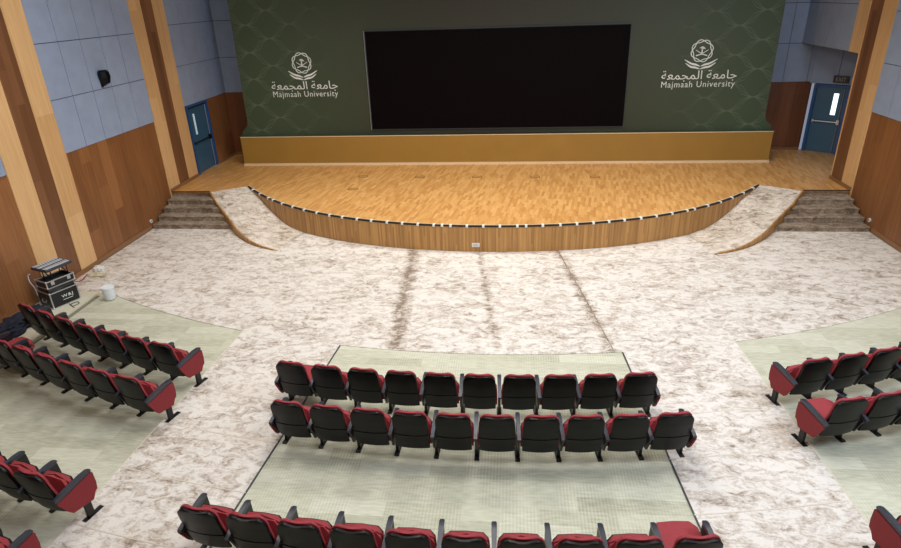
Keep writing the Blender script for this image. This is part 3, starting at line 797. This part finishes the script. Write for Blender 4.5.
# ------------------------------------------------------------ flight cases, console
ang = radians(66)
def flight_case(name, label, loc, rz, lx, ly, h, lid=True, text=None):
    """near vertical edge at local origin; lx along local +x, ly along local +y"""
    t = thing(name, label, 'flight case', loc, rz)
    if lid:
        bm = BM(); box(bm, .008, lx-.008, .008, ly-.008, .01, h-.01)
    else:
        bm = BM()
        for b_ in ((.008, lx-.008, .008, .02, .01, h-.01), (.008, lx-.008, ly-.02, ly-.008, .01, h-.01), (.008, .02, .02, ly-.02, .01, h-.01), (lx-.02, lx-.008, .02, ly-.02, .01, h-.01), (.02, lx-.02, .02, ly-.02, .01, .03)): box(bm, *b_)
    link('case_body', bm, 'case_black', t)
    bm = BM(); e = .022
    for z in (0, h-e):
        box(bm, 0, lx, 0, e, z, z+e); box(bm, 0, lx, ly-e, ly, z, z+e); box(bm, 0, e, e, ly-e, z, z+e); box(bm, lx-e, lx, e, ly-e, z, z+e)
    for x in (0, lx-e):
        for y in (0, ly-e): box(bm, x, x+e, y, y+e, e, h-e)
    link('edge_profile', bm, 'alu', t)
    for x in (0, lx):
        for y in (0, ly):
            for z in (0, h):
                bm = BM(); bmesh.ops.create_uvsphere(bm, u_segments=10, v_segments=6, radius=.026, matrix=Matrix.Translation((x+(.012 if x == 0 else -.012), y+(.012 if y == 0 else -.012), z+(.016 if z == 0 else -.012))))
                for v in bm.verts: v.co.z = max(v.co.z, 0)
                link('corner', bm, 'alu', t, smooth=True)
    return t
u = Vector((cos(ang), sin(ang), 0)); v_ = Vector((-sin(ang), cos(ang), 0))
P0 = Vector((-9.41, 11.02, .05))
t = flight_case('flight_case', 'black flight case with silver edges and white lettering, bottom of the stack', P0, ang, .62, .52, .37)
bm = text_bm('W&J', .25, .09, offset=.002, spacing=1.15)
for q_ in bm.verts: q_.co.x += .36; q_.co.z += .2; q_.co.y += .006
link('case_lettering', bm, 'white_print', t)
bm = BM(); box(bm, .25, .47, .002, .008, .125, .135); link('lettering_underline', bm, 'white_print', t)
bm = BM(); box(bm, -.002, .01, .16, .36, .1, .24); hd = link('recessed_handle', bm, 'console', t, bevel=.004)
bm = BM(); tube(bm, [(-.006, .18, .2), (-.02, .2, .14), (-.02, .32, .14), (-.006, .34, .2)], .008, 6); link('handle_grip', bm, 'alu', hd, smooth=True)
# soft cover squeezed between the two cases
t = thing('folded_cover', 'dark folded cover squeezed between the two flight cases', 'cover', P0+Vector((0, 0, .37))+u*.02+v_*.02, ang)
bm = BM(); box(bm, 0, .56, 0, .42, .016, .092); bmesh.ops.subdivide_edges(bm, edges=bm.edges, cuts=5, use_grid_fill=True)
for q_ in bm.verts: q_.co.x += random.uniform(-.012, .012); q_.co.y += random.uniform(-.012, .012)
link('cover_cloth', bm, 'case_black', t, smooth=True)
P1 = P0+Vector((0, 0, .465))+u*.02+v_*.035
t = flight_case('open_flight_case', 'open shallow black flight case with silver edges under the lighting console', P1, ang+.02, .63, .42, .17, lid=False)
for x in (.14, .5):
    bm = BM(); box(bm, x-.035, x+.035, -.008, .004, .07, .15); link('latch', bm, 'alu', t, bevel=.004)
bm = BM(); box(bm, .03, .57, .03, .39, .03, .09); link('foam_insert', bm, 'cable', t)
# console
PC = Vector((-9.41, 11.14, .685))
t = thing('lighting_console', 'grey lighting console with pale fader banks standing tilted on the open flight case', 'console', PC, ang+.12)
mt = Matrix.Translation((-.02, -.03, .20)) @ Matrix.Rotation(radians(1), 4, 'X')
bm = BM(); box(bm, 0, .62, 0, .5, 0, .06, mt); cb_ = link('console_body', bm, 'console', t, bevel=.012)
for i, (y0, y1) in enumerate(((.03, .16), (.24, .34), (.4, .48))):
    bm = BM(); box(bm, .03, .59, y0, y1, .061, .066, mt); bk = link('fader_bank', bm, 'fader', cb_)
    bm = BM()
    for j in range(9): box(bm, .06+j*.06, .066+j*.06, y0+.012, y1-.012, .066, .071, mt)
    link('faders', bm, 'case_black', bk)
for x in (.12, .5):
    bm = BM()
    tube(bm, [(x, .06, -.075), (x, .06, .18)], .012, 6); tube(bm, [(x, .33, -.075), (x, .33, .2)], .012, 6); tube(bm, [(x, .06, -.02), (x, .33, .18)], .01, 6)
    link('stand', bm, 'steel_black', t, smooth=True)
# cables
def cable(name, label, pts, r, m_):
    bm = BM(); pp = sm(pts, 6); tube(bm, pp, r, 6); o = link(name, bm, m_, smooth=True); tag(o, label, 'cable'); return o
A_ = P0+v_*.3+Vector((-.0, -.0, 0))
cable('hanging_cable', 'white cable looping from the lighting console down the flight cases', [P1+v_*.50+Vector((0, -.02, .3)), P1+v_*.55+Vector((0, -.06, .26)), P1+v_*.52+Vector((0, -.08, .12)), P1+v_*.46+Vector((0, -.05, -.02)), P1+v_*.47+Vector((.03, -.06, -.2))], .009, 'cable_white')
cable('red_cable', 'red and black cable lying from the open case towards the wall', [P1+u*.67+v_*.25+Vector((.0, .0, .1)), P1+u*.76+v_*.35+Vector((.0, .0, -.05)), Vector((-9.66, 12.15, .2)), Vector((-9.78, 12.5, .066)), Vector((-9.86, 12.85, .066))], .012, 'cable_red')
cable('floor_cable', 'thin black cable curled on the floor in front of the flight cases', [Vector((-9.25, 11.3, .059)), Vector((-9.1, 11.2, .059)), Vector((-9.03, 11.32, .059)), Vector((-9.12, 11.4, .059)), Vector((-9.18, 11.26, .066)), Vector((-9.0, 11.12, .059))], .007, 'cable')
# bucket
t = thing('white_bucket', 'white plastic bucket on the green tiles beside the carpet edge', 'bucket', (-8.5, 11.66, .0))
t.location.z = .021
bm = BM(); prof = [(0, 0), (.112, 0), (.117, .01), (.134, .26), (.142, .265), (.142, .3), (.134, .3), (.134, .285), (.126, .28), (.108, .02), (0, .02)]
rings = []
for r_, z in prof:
    rings.append([bm.verts.new((r_*cos(a*2*pi/28), r_*sin(a*2*pi/28), z)) for a in range(28)] if r_ else [bm.verts.new((0, 0, z))])
for A, B in zip(rings, rings[1:]):
    for i in range(28):
        if len(A) == 1: bm.faces.new((A[0], B[i], B[(i+1) % 28]))
        elif len(B) == 1: bm.faces.new((A[i], A[(i+1) % 28], B[0]))
        else: bm.faces.new((A[i], A[(i+1) % 28], B[(i+1) % 28], B[i]))
link('bucket_body', bm, 'bucket', t, smooth=True)
bm = BM(); bmesh.ops.create_cone(bm, cap_ends=True, segments=28, radius1=.132, radius2=.130, depth=.012, matrix=Matrix.Translation((0, 0, .293))); link('lid', bm, 'bucket', t, smooth=True)
bm = BM(); tube(bm, [(.141*cos(a), .141*sin(a)-.002, .285-.12*sin(a/1.0)*1.0 if False else .27-.1*sin(a)) for a in [i*pi/12 for i in range(13)]], .004, 6); link('handle', bm, 'alu', t, smooth=True)
# crumpled papers by the wall
def crumple(name, label, loc, sx, sy, sz, m_, seed, cat, sub=3):
    rnd = random.Random(seed)
    bm = BM(); bmesh.ops.create_icosphere(bm, subdivisions=sub, radius=1)
    from mathutils import noise
    for q_ in bm.verts:
        n_ = noise.noise(q_.co*2.3+Vector((seed, 0, 0)))*.55+noise.noise(q_.co*5+Vector((0, seed, 0)))*.25
        q_.co *= 1+n_; q_.co.x *= sx; q_.co.y *= sy; q_.co.z = max(0, q_.co.z*sz+sz*.35)
    o = link(name, bm, m_, smooth=(m_ == 'cloth')); o.location = loc; tag(o, label, cat); return o
crumple('plastic_bag', 'small crumpled white plastic bag at the foot of the left wall', (-9.79, 13.2, .013), .13, .12, .09, 'paper', 3, 'bag')
crumple('crumpled_paper', 'flat yellowish crumpled paper beside the white plastic bag', (-9.64, 12.9, .013), .24, .12, .03, 'tape', 5, 'paper')
crumple('navy_cloth_heap', 'heap of dark navy cloth on the floor by the left wall', (-9.62, 10.3, .05), .3, .6, .16, 'cloth', 9, 'cloth', 5)
